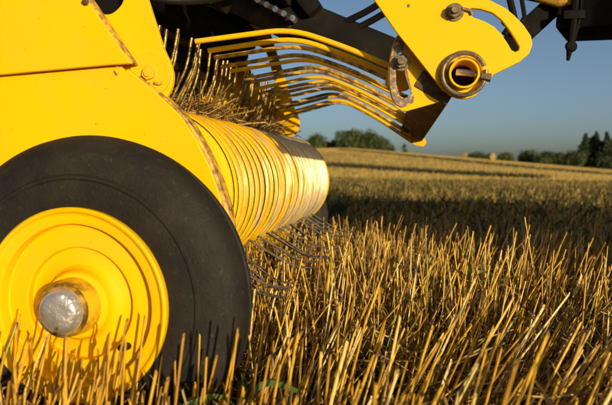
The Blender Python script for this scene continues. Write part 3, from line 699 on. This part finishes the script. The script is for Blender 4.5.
# crop riding over the top of the pickup
def wz(X, Y, n):
    u = (X + 1.0) / .52; return .40 + .10 * u + rng.uniform(0, 1, n) * (.30 - .22 * u) + .02 * np.sin(Y * 9)
tag(litter('crop_wad', 4200, (-1.0, -.50), (1.2, 2.35), wz, (.05, .20), (.001, .0032), .5, 'wad', lambda n: rng.uniform(0, 1, n)), 'tangled brown straw being fed over the top of the pickup drum', 'straw', kind='stuff')
x = rng.uniform(-5, 6.5, 60000); y = .9 + 17 * rng.random(60000) ** 1.1; g_ = np.sin(x * 1.1 + y * .6) + np.sin(y * 1.3 - x * .4)
keep = (x > -.26 * y - .3) & (x < .34 * y + .4) & (rng.random(60000) < np.where(y < 2.6, .10, .95) * sstep(g_, -2.4, .2)) & ~in_machine(x, y)  # sown thick past the near rows to darken the shadow band
x, y = x[keep], y[keep]; n = len(x)
V, F = stalk_arrays(x, y, rng.uniform(.06, .19, n) * np.where(y < 2.6, .6, 1.), rng.uniform(.0015, .003, n) * np.where(y < 2.6, 1, 2.1), rng.normal(.1, .5, n), rng.normal(0, .5, n), rng.normal(0, .5, n), rng.normal(0, .5, n), 3)
tag(put('undergrowth', mesh('undergrowth', V, F, 'undergrowth', False, np.repeat(rng.uniform(0, .8, n), 9))), 'short green grass sprouting between the stubble stalks', 'grass', kind='stuff')
# stubble further off
x, y = field(-16, 16, -4, 24, .035, .125, .03)
keep = (y >= 6.) & (y < 17) & (x > -.26 * y - 1) & (x < .34 * y + 1) & (rng.random(len(x)) < .8)
x, y = x[keep], y[keep]; n = len(x)
V, F = stalk_arrays(x, y, rng.uniform(.07, .16, n) * (1 + .35 * np.sin((x * rn[0] + y * rn[1]) * 5.2)), rng.uniform(.0022, .004, n), rng.normal(.1, .2, n), rng.normal(0, .2, n), rng.normal(0, .1, n), rng.normal(0, .1, n), 3)
tag(put('middle_stubble', mesh('middle_stubble', V, F, 'far_straw', False, np.repeat(np.clip(rng.normal(.5, .25, n), 0, 1), 9))), 'golden stubble in the middle distance around the long shadow', 'stubble', kind='stuff')
n = 60000
d_ = np.exp(rng.uniform(np.log(16), np.log(165), n)); a_ = rng.uniform(-.27, .36, n); x = a_ * d_; y = d_
b = np.round((x * rn[0] + y * rn[1]) / .5) * .5; aa_ = x * rd[0] + y * rd[1]; b = b + rng.normal(0, .07, n)
x = aa_ * rd[0] + b * rn[0]; y = aa_ * rd[1] + b * rn[1]
ok = np.ones(n, bool)
for T in TR:
    for (u, v) in T[::2]: ok &= ~(np.hypot(x - u, y - v) < .8)
x, y, d_ = x[ok], y[ok], d_[ok]; n = len(x)
V, F = stalk_arrays(x, y, rng.uniform(.05, .13, n), .0035 + d_ * .00022, rng.normal(.1, .3, n), rng.normal(0, .3, n), 0 * x, 0 * x, 3)
gz_ = []
for q, T in enumerate(TR):
    u = rng.uniform(0, len(T) - 1.001, 5000); i0 = u.astype(int); f = u - i0; T2 = np.array(T)
    c_ = T2[i0] * (1 - f)[:, None] + T2[i0 + 1] * f[:, None]; wx = c_[:, 0] + rng.normal(0, .22, 5000); wy = c_[:, 1] + rng.normal(0, .45, 5000)
    Vw, Fw = stalk_arrays(wx, wy, rng.uniform(.10, .26, 5000), rng.uniform(.006, .016, 5000), rng.normal(0, .4, 5000), rng.normal(0, .4, 5000), 0 * wx, 0 * wx, 3)
    tag(put('weed_strip', mesh('weed_strip', Vw, Fw, 'weeds', False, np.repeat(rng.uniform(0, 1, 5000), 9))), ('dark weedy tramline slanting down the right of the field', 'dark weedy tramline in the middle of the field')[q], 'weeds', kind='stuff')
gn = np.sin(x * .11 + 1) * np.sin(y * .07) * .25 + .22 * np.sin((x * rn[0] + y * rn[1]) * 1.9)
tag(put('far_stubble', mesh('far_stubble', V, F, 'far_straw', False, np.repeat(np.clip(rng.normal(.5, .2, n) + gn, 0, 1), 9))), 'far stubble running up the field to the horizon', 'stubble', kind='stuff')

# ------------------------------------------------------------------ weeds
def blade(P, w0, m, tint_):
    P = catmull(P, 6); V = []; F = []; n = len(P)
    for q, p in enumerate(P):
        u = q / (n - 1); wd = w0 * math.sin(math.pi * min(1, .25 + .75 * (1 - u))) * (1 - u * .15) if u < 1 else w0 * .02
        d = (P[min(q + 1, n - 1)] - P[max(q - 1, 0)]).normalized(); s = d.cross(Vector((.3, 1, .2))).normalized()
        V += [p - s * wd, p + Vector((0, -.0006, wd * .25)), p + s * wd]
        if q: F += [((q - 1) * 3 + k, (q - 1) * 3 + k + 1, q * 3 + k + 1, q * 3 + k) for k in range(2)]
    return mesh('leaf_blade', V, F, m, True, np.full(len(V), tint_))
def weed(name, label, x, y, hs, nb, seed):
    rs = random.Random(seed); z = float(ground_z(x, y)); t = thing(name, label, 'weed', (x, y, z))
    put('stem', fix(mesh('stem', *tube_vf(catmull([(0, 0, -.005), (.01, 0, hs * .5), (-.005, .01, hs)], 5), [.0022] * 5 + [.0016] * 6, 6), 'grass', False, None)), t)
    for k in range(nb):
        a = rs.uniform(0, 6.28); L = rs.uniform(.6, 1.1) * hs * .6; z0 = hs * rs.uniform(.15, .8)
        put('leaf_blade', blade([(0, 0, z0), (math.cos(a) * L * .4, math.sin(a) * L * .4, z0 + L * .35), (math.cos(a) * L, math.sin(a) * L, z0 + L * rs.uniform(-.1, .35))], rs.uniform(.003, .006), 'grass', rs.random()), t)
weed('green_weed', 'green grassy weed in front of the tyre at the bottom left', -.36, .66, .17, 8, 3)
weed('green_weed', 'small green weed at the foot of the tyre', -.24, .84, .16, 6, 5)
weed('green_weed', 'slim green weed among the stubble right of centre', .12, 1.75, .23, 5, 8)
weed('green_weed', 'tall slim weed standing in the long shadow', -.62, 5.2, .42, 6, 9)
weed('green_weed', 'leafy green weed near the right edge of the stubble', .62, 2.9, .26, 6, 12)

# ------------------------------------------------------------------ far trees and bales
def leaves(C, rad_, n, size, m, flat=1., hollow=.3):
    """leaf clump faces scattered through lobes C (centres), radius rad_"""
    V = []; T = []
    for c, r in zip(C, rad_):
        d = rng.normal(0, 1, (n, 3)); d /= np.linalg.norm(d, axis=1)[:, None]; p = c + d * (r * rng.uniform(hollow, 1.08, n) ** .6)[:, None] * np.array([1, 1, flat])
        u = rng.normal(0, 1, (n, 3)); u /= np.linalg.norm(u, axis=1)[:, None]; v = np.cross(u, rng.normal(0, 1, (n, 3))); v /= np.linalg.norm(v, axis=1)[:, None]
        s = size * rng.uniform(.5, 1.3, n)[:, None]
        V.append(np.stack([p - u * s, p + v * s * .6, p + u * s, p - v * s * .6], 1).reshape(-1, 3)); T.append(np.repeat(np.clip(rng.normal(.5, .25, n), 0, 1), 4))
    V = np.vstack(V); F = np.arange(len(V)).reshape(-1, 4)
    return mesh('crown', V, F, m, False, np.concatenate(T))
def xy(px_, d): return ((px_ - 422) / 640 * d, d)
def round_tree(label, px_, d, top, wpx, group, stretch=1.):
    """top and width given as metres above the ground"""
    X, Y = xy(px_, d); z = float(hill(X, Y)) - .1; t = thing('broadleaf_tree', label, 'tree', (X, Y, z), group)
    put('trunk', fix(mesh('trunk', *tube_vf([(0, 0, -.3), (.1, 0, top * .3), (0, .1, top * .7)], [top * .035, top * .025, top * .01], 8), 'bark')), t)
    C = []; rad_ = []
    for k in range(13):
        a = rng.uniform(0, 6.28); q = rng.uniform(0, 1) ** .5; zc = rng.uniform(.28, .82)
        C.append(np.array([math.cos(a) * q * wpx * .36 * (1.15 - zc * .6), math.sin(a) * q * wpx * .3, top * zc])); rad_.append(wpx * rng.uniform(.14, .24))
    put('crown', leaves(C, rad_, 260, wpx * .032, 'leaf', 1.05), t)
def spruce(label, px_, d, top, wid, group):
    X, Y = xy(px_, d); z = float(hill(X, Y)) - .1; t = thing('spruce_tree', label, 'tree', (X, Y, z), group)
    put('trunk', fix(mesh('trunk', *tube_vf([(0, 0, -.3), (0, 0, top * .5), (0, 0, top * .97)], [top * .02, top * .014, top * .003], 8), 'bark')), t)
    C = []; rad_ = []; L = 17
    for k in range(L):
        u = k / (L - 1); zc = top * (.06 + .92 * u); rr2 = wid * .5 * (1 - u) ** .8 * rng.uniform(.75, 1.15) + .12
        for s in range(6 if u < .8 else 3):
            a = rng.uniform(0, 6.28); C.append(np.array([math.cos(a) * rr2 * .62, math.sin(a) * rr2 * .62, zc])); rad_.append(rr2 * .55 + .1)
    put('crown', leaves(C, rad_, 95, wid * .05, 'needle', .55), t)
GL, GR, GS = 'trees on the left horizon', 'bushes on the right horizon', 'spruces at the right edge'
D = 190
for lb, p_, tp, wd, dd in (('low round tree just right of the drum on the horizon', 312, 5.4, 11, 0), ('wide low tree left of the tall horizon clump', 332, 4.4, 12, 8), ('leftmost tree of the tall horizon clump', 349, 6.6, 9.5, -4), ('dark middle tree of the tall horizon clump', 362, 7.4, 9.5, 4),
                           ('broad tree of the horizon clump, second from its right end', 375, 7.0, 9.5, -2), ('rightmost tree of the tall horizon clump', 387, 6.4, 8, 6), ('lone small sapling right of the horizon clump', 405, 4.6, 2.6, 0)):
    round_tree(lb, p_, D + dd, tp, wd, GL)
for lb, p_, tp, wd, dd in (('small dark bush right of the middle bale', 503, 2.8, 8, 0), ('round bush, second right of the middle bale', 520, 4.0, 8.5, 4), ('round bush between the round bush and the spruces', 536, 3.7, 8, -3), ('dark bush just left of the spruces', 551, 4.2, 8, 3), ('low distant bush left of the middle bale', 474, 2.4, 9, 12), ('bushy tree in front of the spruce trunks', 564, 4.8, 8, -6)):
    round_tree(lb, p_, D + dd, tp, wd, GR)
for lb, p_, tp, wd, dd in (('leftmost tall dark spruce at the right edge', 573, 10.2, 6.5, 0), ('second tall spruce from the left in the dark row', 582, 11.2, 7, 5), ('third tall spruce from the left in the dark row', 591, 10.6, 7, -4), ('tallest dark spruce near the right edge', 602, 12.2, 8, 2), ('slender dark spruce squeezed between the two left spruces', 577, 9.4, 6, 8), ('lower dark spruce left of the tallest spruce', 597, 9.8, 7, 6), ('dark spruce cut by the right edge of the picture', 613, 11.6, 8, -5)):
    spruce(lb, p_, D + dd, tp, wd, GS)
def bale(label, px_, d, rz):
    X, Y = xy(px_, d); z = float(hill(X, Y)); R_, W_ = .66, .62
    prof = [(0, -W_ + .02), (.2, -W_), (.45, -W_ + .015), (.6, -W_ + .03), (.645, -W_ + .08)] + [(.66 + .008 * (k % 2), -W_ + .15 + k * .104) for k in range(10)] + [(.645, W_ - .08), (.6, W_ - .03), (.45, W_ - .015), (.2, W_), (0, W_ - .02)]
    me = lathe_mesh('straw_bale', prof, 'bale', 40, 50)
    for v in me.vertices: v.co.x += random.uniform(-.012, .012); v.co.z += random.uniform(-.012, .012)
    tag(put('straw_bale', me, None, (X, Y, z + .63), (0, 0, rz)), label, 'straw bale', 'round straw bales in the field')
bale('round straw bale on the skyline left of the bushes', 487.5, 120, .5)
bale('distant round straw bale on the skyline left of the others', 462, 150, 1.2)
bale('round straw bale at the right edge below the spruces', 607, 104, .9)
